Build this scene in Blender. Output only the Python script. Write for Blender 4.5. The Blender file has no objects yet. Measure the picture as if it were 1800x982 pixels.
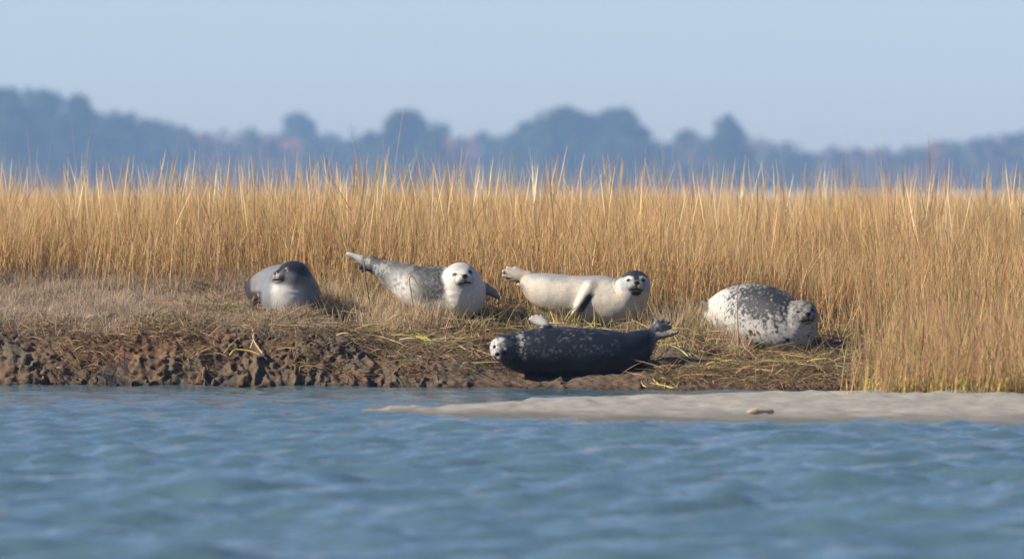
import bpy, math
import numpy as np
from mathutils import Vector

# ------------------------------------------------------------------ camera, sky, sun, exposure
F, HZ, CX, CAMZ = 8800.0, 328.0, 900.0, 1.6      # focal length and horizon in photograph pixels
scene = bpy.context.scene
col = scene.collection
cam_d = bpy.data.cameras.new("camera")
cam = bpy.data.objects.new("camera", cam_d); col.objects.link(cam)
cam.location = (0, 0, CAMZ)
cam.rotation_euler = (math.radians(90) - math.atan((491 - HZ) / F), 0, 0)
cam_d.sensor_width = 36.0
cam_d.lens = F / 1800 * 36
cam_d.clip_start, cam_d.clip_end = 0.5, 9000
cam_d.dof.use_dof = True
cam_d.dof.focus_distance = 41.6
cam_d.dof.aperture_fstop = 1.85
scene.camera = cam

SUN_EL, SUN_AZ = 34.0, -99.0     # azimuth from the viewing direction, negative = left
world = bpy.data.worlds.new("World"); scene.world = world
world.use_nodes = True
wn = world.node_tree.nodes; wl = world.node_tree.links
bg = wn["Background"]
sky = wn.new("ShaderNodeTexSky"); sky.sky_type = 'NISHITA'; sky.sun_disc = False
sky.sun_elevation = math.radians(SUN_EL); sky.sun_rotation = math.radians(SUN_AZ)
sky.altitude = 0; sky.air_density = 1.0; sky.dust_density = 0.5; sky.ozone_density = 5.0
tn = wn.new("ShaderNodeVectorMath"); tn.operation = 'MULTIPLY'; tn.inputs[1].default_value = (1.0, .93, .97)
wl.new(sky.outputs[0], tn.inputs[0]); wl.new(tn.outputs[0], bg.inputs[0]); bg.inputs[1].default_value = 0.060
sd = bpy.data.lights.new("sun", 'SUN'); sd.energy = 5.0; sd.angle = math.radians(0.5); sd.color = (1.0, 0.91, 0.78)
so = bpy.data.objects.new("sun", sd); col.objects.link(so)
a, e = math.radians(SUN_AZ), math.radians(SUN_EL)
so.rotation_euler = Vector((math.sin(a) * math.cos(e), math.cos(a) * math.cos(e), math.sin(e))).to_track_quat('Z', 'Y').to_euler()
so.location = (-20, 20, 30)
vs = scene.view_settings
vs.view_transform = 'Standard'; vs.look = 'None'; vs.gamma = 1.0; vs.use_curve_mapping = False
vs.exposure = 1.3
scene.cycles.use_denoising = True
scene.cycles.volume_bounces = 0
scene.cycles.max_bounces = 6

# ------------------------------------------------------------------ helpers
rng = np.random.default_rng(7)
TAB = np.random.default_rng(3).random((32, 32, 32))
def vnoise(p):
    p = np.asarray(p, float); i = np.floor(p).astype(int); f = p - i; f = f * f * (3 - 2 * f)
    i %= 32; j = (i + 1) % 32; r = 0
    for cx in (0, 1):
        for cy in (0, 1):
            for cz in (0, 1):
                ix = (j if cx else i)[..., 0]; iy = (j if cy else i)[..., 1]; iz = (j if cz else i)[..., 2]
                w = (f[..., 0] if cx else 1 - f[..., 0]) * (f[..., 1] if cy else 1 - f[..., 1]) * (f[..., 2] if cz else 1 - f[..., 2])
                r = r + w * TAB[ix, iy, iz]
    return r
def fbm(p, o=4):
    p = np.asarray(p, float); r = 0; s = 0; a = 1.0
    for k in range(o):
        r = r + a * vnoise(p * 2 ** k + 17.3 * k); s += a; a *= .5
    return r / s
def p3(*c):
    c = np.broadcast_arrays(*[np.asarray(v, float) for v in c]); return np.stack(c, -1)
def lumps(x, y, seed=0):                              # rounded cell bumps, 0..1
    cx, cy = np.floor(x), np.floor(y); best = np.full(np.shape(x), 9.0)
    for dx in (-1, 0, 1):
        for dy in (-1, 0, 1):
            gx, gy = cx + dx, cy + dy
            ix, iy = (gx.astype(int) % 32), (gy.astype(int) % 32)
            px = gx + .1 + .8 * TAB[ix, iy, seed]; py = gy + .1 + .8 * TAB[ix, iy, seed + 9]
            best = np.minimum(best, np.hypot(x - px, y - py))
    return np.sqrt(np.clip(1 - best ** 2, 0, 1))
def sstep(a, b, x):
    t = np.clip((x - a) / (b - a), 0, 1); return t * t * (3 - 2 * t)
def W(px, py, d):                                     # the place seen at a photograph pixel, at a distance
    return np.array([(px - CX) * d / F, d, CAMZ - (py - HZ) * d / F])

def mesh_obj(name, v, faces, mat, colors=None, smooth=False, parent=None, loc=(0, 0, 0), kind=None):
    v = np.asarray(v, np.float32) - np.asarray(loc, np.float32)
    me = bpy.data.meshes.new(name)
    if isinstance(faces, np.ndarray):
        n = faces.shape[1]; m = faces.shape[0]
        me.vertices.add(len(v)); me.vertices.foreach_set("co", v.ravel())
        me.loops.add(m * n); me.loops.foreach_set("vertex_index", faces.astype(np.int32).ravel())
        me.polygons.add(m); me.polygons.foreach_set("loop_start", np.arange(0, m * n, n, dtype=np.int32))
        if smooth: me.polygons.foreach_set("use_smooth", np.ones(m, bool))
        me.update(calc_edges=True)
    else:
        me.from_pydata(v.tolist(), [], faces)
        if smooth: me.polygons.foreach_set("use_smooth", np.ones(len(faces), bool))
        me.update()
    if colors is not None:
        at = me.color_attributes.new("tint", 'FLOAT_COLOR', 'POINT')
        c = np.ones((len(v), 4), np.float32); c[:, :3] = np.clip(colors, 0, 1)
        at.data.foreach_set("color", c.ravel())
    me.materials.append(mat)
    o = bpy.data.objects.new(name, me); col.objects.link(o)
    if parent: o.parent = parent
    else: o.location = loc
    if kind: o["kind"] = kind
    return o
def tag(o, label, cat, group=None):
    o["label"] = label; o["category"] = cat
    if group: o["group"] = group
    return o
def empty(name, loc):
    o = bpy.data.objects.new(name, None); col.objects.link(o); o.location = loc
    o.empty_display_size = .1
    return o

def nodes(name):
    m = bpy.data.materials.new(name); m.use_nodes = True
    return m, m.node_tree.nodes, m.node_tree.links, m.node_tree.nodes["Principled BSDF"]
def noise_node(n, scale, detail=4, rough=.6):
    t = n.new("ShaderNodeTexNoise"); t.inputs["Scale"].default_value = scale
    t.inputs["Detail"].default_value = detail; t.inputs["Roughness"].default_value = rough
    return t
def tint_mat(name, rough=.6, var=.25, scale=40, bump=.0, spec=.3, bscale=90, sheen=0.0):
    m, n, l, b = nodes(name)
    at = n.new("ShaderNodeAttribute"); at.attribute_name = "tint"
    tc = n.new("ShaderNodeTexCoord")
    t = noise_node(n, scale); l.new(tc.outputs["Object"], t.inputs["Vector"])
    mr = n.new("ShaderNodeMapRange"); mr.inputs["From Min"].default_value = .3; mr.inputs["From Max"].default_value = .7
    mr.inputs["To Min"].default_value = 1 - var; mr.inputs["To Max"].default_value = 1 + var
    l.new(t.outputs[0], mr.inputs["Value"])
    mx = n.new("ShaderNodeVectorMath"); mx.operation = 'SCALE'
    l.new(at.outputs["Color"], mx.inputs[0]); l.new(mr.outputs[0], mx.inputs["Scale"])
    l.new(mx.outputs[0], b.inputs["Base Color"])
    b.inputs["Roughness"].default_value = rough; b.inputs["Specular IOR Level"].default_value = spec
    if sheen: b.inputs["Sheen Weight"].default_value = sheen
    if bump:
        t2 = noise_node(n, bscale, 5); l.new(tc.outputs["Object"], t2.inputs["Vector"])
        bp = n.new("ShaderNodeBump"); bp.inputs["Strength"].default_value = bump; bp.inputs["Distance"].default_value = .02
        l.new(t2.outputs[0], bp.inputs["Height"]); l.new(bp.outputs[0], b.inputs["Normal"])
    return m
def blade_mat(name, trans=.42):
    m, n, l, b = nodes(name); n.remove(b)
    at = n.new("ShaderNodeAttribute"); at.attribute_name = "tint"
    d = n.new("ShaderNodeBsdfDiffuse"); t = n.new("ShaderNodeBsdfTranslucent"); mx = n.new("ShaderNodeMixShader")
    mx.inputs[0].default_value = trans
    l.new(at.outputs["Color"], d.inputs[0]); l.new(at.outputs["Color"], t.inputs[0])
    l.new(d.outputs[0], mx.inputs[1]); l.new(t.outputs[0], mx.inputs[2])
    l.new(mx.outputs[0], n["Material Output"].inputs[0])
    return m
M_BLADE = blade_mat("dry_blade"); M_STEM = tint_mat("stalk", .6, .15, 60)
M_MUD = tint_mat("mud", .75, .35, 26, .55, .12, 70)
M_SAND = tint_mat("sand", .85, .12, 30, .3, .2, 120)
M_LEAF = blade_mat("leaf", .25); M_BARK = tint_mat("bark", .9, .3, 3, 0, .1)

def surface_nets(Fv, h, o):
    S = Fv < 0
    cnt = sum(S[i:S.shape[0] - 1 + i, j:S.shape[1] - 1 + j, k:S.shape[2] - 1 + k].astype(np.int8) for i in (0, 1) for j in (0, 1) for k in (0, 1))
    act = (cnt > 0) & (cnt < 8); I = np.argwhere(act)
    ids = np.full(act.shape, -1, np.int64); ids[act] = np.arange(len(I))
    cs = [(i, j, k) for i in (0, 1) for j in (0, 1) for k in (0, 1)]
    V = {c: Fv[I[:, 0] + c[0], I[:, 1] + c[1], I[:, 2] + c[2]] for c in cs}
    pos = np.zeros((len(I), 3)); num = np.zeros(len(I))
    for c in cs:
        for ax in range(3):
            if c[ax] == 0:
                d = list(c); d[ax] = 1; d = tuple(d)
                va, vb = V[c], V[d]; mk = (va < 0) != (vb < 0)
                t = np.where(mk, va / np.where(mk, va - vb, 1), 0)
                pt = np.tile(np.array(c, float), (len(I), 1)); pt[:, ax] += t
                pos += pt * mk[:, None]; num += mk
    v = (I + pos / num[:, None]) * h + o
    fs = []
    for ax in range(3):
        b1, b2 = (ax + 1) % 3, (ax + 2) % 3
        s0 = np.moveaxis(S, (ax, b1, b2), (0, 1, 2)); idm = np.moveaxis(ids, (ax, b1, b2), (0, 1, 2))
        ch = s0[:-1, 1:-1, 1:-1] != s0[1:, 1:-1, 1:-1]
        E = np.argwhere(ch); i, j, k = E[:, 0], E[:, 1] + 1, E[:, 2] + 1
        qd = np.stack([idm[i, j - 1, k - 1], idm[i, j, k - 1], idm[i, j, k], idm[i, j - 1, k]], 1)
        fl = ~s0[i, j, k]; qd[fl] = qd[fl][:, ::-1]; fs.append(qd)
    return v, np.concatenate(fs)

# ------------------------------------------------------------------ terrain
D0X = np.array([-40, -4.2, -1, 0, 1.2, 2.8, 40]); D0V = np.array([40.5, 40.45, 40.0, 39.8, 39.4, 39.1, 39.0])
def d0(x): return np.interp(x, D0X, D0V)
UU = np.array([0, .25, .5, 1, 2, 3, 4, 6, 10])
PX = np.array([-6, -1.9, -.9, .3, 1.2, 2.3, 3.6, 8])
PZ = np.array([[0, .22, .40, .50, .57, .68, .80, .82, .82],
               [0, .20, .36, .47, .56, .68, .80, .82, .82],
               [0, .10, .20, .33, .51, .66, .77, .82, .82],
               [0, .04, .07, .18, .44, .60, .73, .82, .82],
               [0, .04, .07, .18, .42, .57, .70, .82, .82],
               [0, .04, .08, .15, .26, .38, .50, .70, .80],
               [0, .04, .07, .13, .25, .38, .50, .70, .80],
               [0, .04, .07, .13, .25, .38, .50, .70, .80]])
def base_z(x, u):
    r = np.zeros(np.broadcast(x, u).shape); x = np.clip(np.broadcast_to(x, r.shape), -6, 8); u = np.broadcast_to(u, r.shape)
    k = np.clip(np.searchsorted(PX, x, 'right') - 1, 0, len(PX) - 2)
    t = (x - PX[k]) / (PX[k + 1] - PX[k]); t = t * t * (3 - 2 * t)
    rows = np.stack([np.interp(u, UU, PZ[i]) for i in range(len(PX))])
    za = np.take_along_axis(rows, k[None], 0)[0]; zb = np.take_along_axis(rows, (k + 1)[None], 0)[0]
    return za * (1 - t) + zb * t
def ground_z(x, y, detail=True):
    x = np.asarray(x, float); y = np.asarray(y, float); u = y - d0(x)
    steep = sstep(-.6, -1.6, x)
    face = sstep(-.3, .05, u) * sstep(1.5, .5, u)
    if detail:
        gro = lumps(x * 7.5, u * 2.2 + 3, 1) * .13 + lumps(x * 17, u * 7, 4) * .05 + .22 * (fbm(p3(x * 2.2, u * .8, 3.), 3) - .5)
        u2 = u + face * (gro - .10) * (.35 + .75 * steep)
    else:
        u2 = u
    z = base_z(x, u2)
    z = np.where(u2 < 0, np.maximum(u2 * .35, -.9), z)
    if detail:
        near = sstep(60, 44, y) * sstep(-.5, .1, u)
        z = z + near * ((fbm(p3(x * 3, y * 3, 0.), 4) - .5) * .17 * sstep(.2, 1.2, u))
        clod = lumps(x * 11, y * 9, 2) * .6 + lumps(x * 24, y * 20, 5) * .4 - .7
        z = z + near * clod * .055 * sstep(2.2, .6, u) * sstep(-.05, .15, u)
    return np.where(y > 50, .28 + (z - .28) * sstep(60, 53, y), z)

xs = np.concatenate([-np.geomspace(2500, 6.2, 36), np.arange(-6, 6.01, .03), np.geomspace(6.2, 2500, 36)])
us = np.concatenate([np.array([-140, -60, -20, -8, -4, -2, -1.2, -.8]), np.arange(-.6, 2.4, .03), np.arange(2.4, 7, .12), np.geomspace(7.2, 1810, 38)])
X, U = np.meshgrid(xs, us, indexing='ij')
Y = U + d0(X); Z = ground_z(X, Y)
Z = Z - .13 * sstep(-.3, -.1, U) * sstep(.9, .65, U) * (X > -4.9) * (X < 3.15)
n0, n1 = X.shape
idx = np.arange(n0 * n1).reshape(n0, n1)
quads = np.stack([idx[:-1, :-1], idx[1:, :-1], idx[1:, 1:], idx[:-1, 1:]], -1).reshape(-1, 4)
nz = fbm(p3(X * 2.5, Y * 2.5, Z * 6), 4); nz2 = fbm(p3(X * 9, Y * 9, Z * 9 + 5), 3)
mudc = np.array([.120, .086, .062]); redc = np.array([.215, .105, .055]); peat = np.array([.085, .066, .048]); greym = np.array([.14, .12, .10])
red = sstep(-3.9, -3.2, X) * sstep(-2.0, -2.8, X) * sstep(.08, .3, Z) * sstep(.35, .6, nz)
C = mudc + (greym - mudc) * sstep(.4, .65, nz2)[..., None]
C = C + (redc - C) * np.clip(red + .35 * sstep(.55, .7, nz), 0, 1)[..., None]
C = C + (peat - C) * (sstep(.8, 1.6, U) * .6)[..., None]
C = C * (.7 + .6 * nz[..., None])
wet = sstep(.05, .0, Z)[..., None]; C = C * (1 - .45 * wet)
C = C * .5
C = np.where((Y > 46)[..., None], np.array([.30, .21, .10]) * (.7 + .6 * nz[..., None]), C)
mesh_obj("ground", np.stack([X, Y, Z], -1).reshape(-1, 3), quads, M_MUD, C.reshape(-1, 3), True, kind="structure")

# mud bank: crumbled face with crevices and overhangs
def worley(p, seed):
    c = np.floor(p); best = np.full(len(p), 9.0); ci = c.astype(int)
    for dx in (-1, 0, 1):
        for dy in (-1, 0, 1):
            for dz in (-1, 0, 1):
                i = (ci + np.array([dx, dy, dz])); k = i % 32
                j = np.stack([TAB[k[:, 0], k[:, 1], (k[:, 2] + seed + q_ * 7) % 32] for q_ in range(3)], 1)
                best = np.minimum(best, ((i + .1 + .8 * j - p) ** 2).sum(1))
    return np.sqrt(best)
hm = .0145
bx, bu, bz = np.arange(-4.95, 3.2, hm), np.arange(-.16, .85, hm), np.arange(-.14, .66, hm)
BX, BU = np.meshgrid(bx, bu, indexing='ij')
BH = base_z(BX, np.maximum(BU, 0)) + np.minimum(BU, 0) * .6
gx_, gy_ = np.gradient(BH, hm); cs_ = 1 / np.sqrt(1 + gx_ ** 2 + gy_ ** 2)
FB = ((bz[None, None] - BH[..., None]) * cs_[..., None])
band = np.argwhere(np.abs(FB) < .11)
pp = np.stack([bx[band[:, 0]], bu[band[:, 1]], bz[band[:, 2]]], 1)
wob = np.stack([fbm(pp * 6 + 3, 3), fbm(pp * 6 + 31, 3), fbm(pp * 6 + 57, 3)], 1) - .5
amp = .35 + .65 * sstep(-.2, -1.4, pp[:, 0]); amp *= sstep(.85, .55, pp[:, 1])
w1 = worley((pp + wob * .34) * np.array([13, 10, 7.0]), 1); w2 = 2 * np.abs(vnoise(pp * np.array([21, 17, 15.]) + 5) - .5)
n9 = fbm(pp * np.array([9, 9, 5.]) + 40, 2)
disp = (.42 - w1 ** 2) * (.03 + .075 * sstep(.35, .65, wob[:, 0] + .5)) + (.3 - np.abs(vnoise(p3(pp[:, 0] * 9 + wob[:, 1] * 2.5, pp[:, 2] * .8, 3.)) - .5) * 2) * .07 * sstep(.34, .2, pp[:, 2]) + (.28 - np.abs(n9 - .5) * 2.2) * .06 + (.35 - w2 ** 2) * .026 + (fbm(pp * 34, 3) - .5) * .055 + (fbm(pp * 2.2 + 9, 2) - .5) * .20
FB[tuple(band.T)] -= disp * amp
for ax_, sl_ in ((0, 0), (0, -1), (1, 0), (1, -1), (2, 0)):
    ix = [slice(None)] * 3; ix[ax_] = sl_; FB[tuple(ix)] = .2
v, q = surface_nets(FB, hm, np.array([bx[0], bu[0], bz[0]]))
nv = fbm(v * 7, 3); nv2 = fbm(v * 2.3 + 5, 3)
C = np.array([.145, .090, .056]) + (np.array([.100, .078, .056]) - np.array([.145, .090, .056])) * sstep(.4, .65, nv)[:, None]
rd = sstep(-3.9, -3.3, v[:, 0]) * sstep(-2.1, -2.8, v[:, 0]) * sstep(.10, .30, v[:, 2]) * sstep(.35, .55, nv2) + .35 * sstep(.52, .7, nv2)
C = C + (np.array([.19, .095, .05]) - C) * np.clip(rd, 0, .7)[:, None]
C = .60 * C * np.array([1.0, 1.0, .95]) * (.55 + .9 * nv[:, None]) * (1 - .5 * sstep(.045, .0, v[:, 2]))[:, None]
v[:, 1] += d0(v[:, 0])
mesh_obj("mud_bank", v, q, M_MUD, C, True, kind="structure")

# sand bar
sx = np.concatenate([np.arange(-1.6, 5.5, .03), np.geomspace(5.6, 60, 14)])
ft = np.concatenate([np.linspace(-.35, 1.25, 130)])
SX, T = np.meshgrid(sx, ft, indexing='ij')
yf = np.interp(SX, [-1.6, -1.15, -.4, 1.17, 3.4, 8, 60], [35.5, 35.25, 34.75, 34.15, 33.55, 33.0, 31])
yb = np.interp(SX, [-1.6, -1.15, -.4, .4, 1.2, 2.6, 4, 60], [35.3, 35.4, 36.3, 37.5, 38.1, 38.7, 40.5, 42])
hh = np.interp(SX, [-1.6, -1.15, -.4, .4, 1.2, 4, 60], [-.03, .005, .024, .046, .055, .085, .2])
yf = yf + .12 * (fbm(p3(SX * 1.3, 0., 2.), 3) - .5)
SY = yf + T * (yb - yf)
prof = np.where(T < .62, sstep(-.25, .62, T) * 1.28 - .28, 1 - 1.9 * ((T - .62) / .38) ** 2 * .6)
SZ = .008 * (SX > -.9) * sstep(-.15, .1, T) + hh * prof - .02 * (T < 0) * (-T) * 8 - .03 * np.clip(T - 1, 0, 1) * 10
SZ = SZ + (fbm(p3(SX * 6, SY * 4, 0.), 5) - .5) * .040 * sstep(-.1, .3, T) + .02 * sstep(.68, .95, lumps(SX * 3.3, SY * 2.2, 3)) * sstep(.45, .7, fbm(p3(SX * 2, SY * 2, 7.), 3)) * sstep(.2, .5, T)
n0, n1 = SX.shape; idx = np.arange(n0 * n1).reshape(n0, n1)
q = np.stack([idx[:-1, :-1], idx[1:, :-1], idx[1:, 1:], idx[:-1, 1:]], -1).reshape(-1, 4)
nz = fbm(p3(SX * 4, SY * 4, 1.), 4)
C = np.array([.186, .175, .150]) * (.86 + .28 * nz[..., None])
C = C * (.8 + .4 * fbm(p3(SX * 18, SY * 9, 3.), 3)[..., None]) * (1 - .55 * sstep(.042, .004, SZ + .02 * (nz - .5))[..., None])
mesh_obj("sand_bar", np.stack([SX, SY, SZ], -1).reshape(-1, 3), q, M_SAND, C.reshape(-1, 3), True, kind="structure")
def sand_z(x, y):
    i = np.abs(SX[:, 0][None] - np.atleast_1d(x)[:, None]).argmin(1)
    return np.array([np.interp(yy, SY[k], SZ[k]) for k, yy in zip(i, np.atleast_1d(y))])

# water
wx = np.concatenate([-np.geomspace(2500, 5.3, 30), np.arange(-5.2, 5.21, .05), np.geomspace(5.3, 2500, 30)])
wy = np.concatenate([np.linspace(-140, 8, 24), np.arange(8.5, 18, .25), np.arange(18, 41.2, .042), np.array([41.5, 42, 43])])
WX, WY = np.meshgrid(wx, wy, indexing='ij')
WZ = np.zeros_like(WX); r2 = np.random.default_rng(11)
for k in range(110):
    lam = .15 * (1.1 / .15) ** r2.random(); kk = 2 * math.pi / lam
    th = r2.normal(0, .6) + math.radians(22)          # wind from the left front
    amp = .0245 * (1.0 if lam < .25 else 1.45) * (lam / 1.0) ** .95 / math.sqrt(110) * 1.45 * (1 if lam < .6 else .75)
    ph = kk * (WX * math.sin(th) + WY * math.cos(th)) + r2.random() * 6.283
    s = np.sin(ph); WZ += amp * (s + .22 * np.cos(2 * ph))
for k in range(14):
    lam = r2.uniform(1.1, 2.6); kk = 2 * math.pi / lam; th = r2.normal(.3, .5)
    WZ += .0085 * lam / 2 * np.sin(kk * (WX * math.sin(th) + WY * math.cos(th)) + r2.random() * 6.283) * sstep(36, 25, WY)
patch = .55 + .9 * fbm(p3(WX * .25, WY * .18, 4.), 3)
calm = (1 - .6 * sstep(33.0, 34.2, WY) * sstep(-1.5, 0.3, WX) * sstep(38.6, 37.5, WY)) * (1 - .55 * sstep(33, 39.5, WY))
WZ *= patch * calm * np.where((np.abs(WX) < 8) & (WY > 7), 1, 0)
n0, n1 = WX.shape; idx = np.arange(n0 * n1).reshape(n0, n1)
q = np.stack([idx[:-1, :-1], idx[1:, :-1], idx[1:, 1:], idx[:-1, 1:]], -1).reshape(-1, 4)
m, n, l, b = nodes("water")
b.inputs["Base Color"].default_value = (.044, .080, .098, 1); b.inputs["Roughness"].default_value = .08; b.inputs["IOR"].default_value = 1.55
tc = n.new("ShaderNodeTexCoord"); t1 = noise_node(n, 14, 3); t2 = noise_node(n, 40, 2)
l.new(tc.outputs["Object"], t1.inputs["Vector"]); l.new(tc.outputs["Object"], t2.inputs["Vector"])
ad = n.new("ShaderNodeMath"); ad.operation = 'MULTIPLY_ADD'; ad.inputs[1].default_value = .3
l.new(t2.outputs[0], ad.inputs[0]); l.new(t1.outputs[0], ad.inputs[2])
bp = n.new("ShaderNodeBump"); bp.inputs["Strength"].default_value = .6; bp.inputs["Distance"].default_value = .013
l.new(ad.outputs[0], bp.inputs["Height"]); l.new(bp.outputs[0], b.inputs["Normal"])
mesh_obj("water", np.stack([WX, WY, WZ], -1).reshape(-1, 3), q, m, None, True, kind="structure")

# ------------------------------------------------------------------ seals
def spline(pts, per):
    P = np.array(pts, float); P = np.vstack([2 * P[0] - P[1], P, 2 * P[-1] - P[-2]]); out = []
    for i in range(1, len(P) - 2):
        t = np.linspace(0, 1, per, endpoint=False)[:, None]
        out.append(.5 * (2 * P[i] + (P[i + 1] - P[i - 1]) * t + (2 * P[i - 1] - 5 * P[i] + 4 * P[i + 1] - P[i + 2]) * t ** 2 + (3 * P[i] - P[i - 1] - 3 * P[i + 1] + P[i + 2]) * t ** 3))
    out.append(P[-2][None]); return np.vstack(out)

class Sdf:
    def __init__(s, lo, hi, h):
        s.h = h; s.o = np.array(lo); s.n = np.ceil((np.array(hi) - s.o) / h).astype(int) + 1
        s.F = np.full(s.n, .5); s.ax = [s.o[i] + h * np.arange(s.n[i]) for i in range(3)]
    def box(s, c, r):
        a = np.clip(np.floor((c - r - s.o) / s.h).astype(int), 0, s.n - 1); b = np.clip(np.ceil((c + r - s.o) / s.h).astype(int) + 1, 1, s.n)
        sl = tuple(slice(a[i], b[i]) for i in range(3))
        g = [s.ax[i][sl[i]].reshape([-1 if j == i else 1 for j in range(3)]) for i in range(3)]
        return sl, g
    @staticmethod
    def smin(a, b, k):
        if k <= 0: return np.minimum(a, b)
        hh = np.maximum(k - np.abs(a - b), 0) / k; return np.minimum(a, b) - hh * hh * k * .25
    def balls(s, P, k=0.0):                       # chain x,y,z,r : united first, then blended in
        lo = (P[:, :3] - P[:, 3:]).min(0) - .05 - k; hi = (P[:, :3] + P[:, 3:]).max(0) + .05 + k
        sl, g = s.box((lo + hi) / 2, (hi - lo) / 2); sub = np.full(s.F[sl].shape, .5)
        so_ = [x.start for x in sl]
        for c in P:
            m = .04 + k + .012
            sl2, g2 = s.box(c[:3], c[3] + m)
            d = np.sqrt((g2[0] - c[0]) ** 2 + (g2[1] - c[1]) ** 2 + (g2[2] - c[2]) ** 2) - c[3]
            t = tuple(slice(q_.start - w, q_.stop - w) for q_, w in zip(sl2, so_))
            t = tuple(slice(max(q_.start, 0), q_.stop) for q_ in t)
            sub[t] = np.minimum(sub[t], d[tuple(slice(d.shape[i] - sub[t].shape[i], None) for i in range(3))] if d.shape != sub[t].shape else d)
        s.F[sl] = s.smin(s.F[sl], sub, k)
    def ell(s, c, axes, r, k=0.0, sub=False):
        R = max(r) + k + .03; sl, g = s.box(np.array(c), R)
        q_ = [(g[0] - c[0]) * a_[0] + (g[1] - c[1]) * a_[1] + (g[2] - c[2]) * a_[2] for a_ in axes]
        k0 = np.sqrt(sum((q_[i] / r[i]) ** 2 for i in range(3))); k1 = np.sqrt(sum((q_[i] / r[i] ** 2) ** 2 for i in range(3))) + 1e-9
        d = k0 * (k0 - 1) / k1
        s.F[sl] = -s.smin(-s.F[sl], d, k) if sub else s.smin(s.F[sl], d, k)

def frame(yaw, pitch, roll):
    y, p, r = map(math.radians, (yaw, pitch, roll))
    f = np.array([math.sin(y) * math.cos(p), -math.cos(y) * math.cos(p), math.sin(p)])
    s = np.array([math.cos(y), math.sin(y), 0.]); u = np.cross(f, s)
    return s * math.cos(r) + u * math.sin(r), -s * math.sin(r) + u * math.cos(r), f

M_EYE, _n, _l, _b = nodes("seal_eye"); _b.inputs["Base Color"].default_value = (.006, .005, .005, 1); _b.inputs["Roughness"].default_value = .12
FOOT = []                                        # seal footprints, kept clear of stems
def lerp(C, c, t): return C + (np.asarray(c) - C) * np.clip(t, 0, 1)[..., None]

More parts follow.
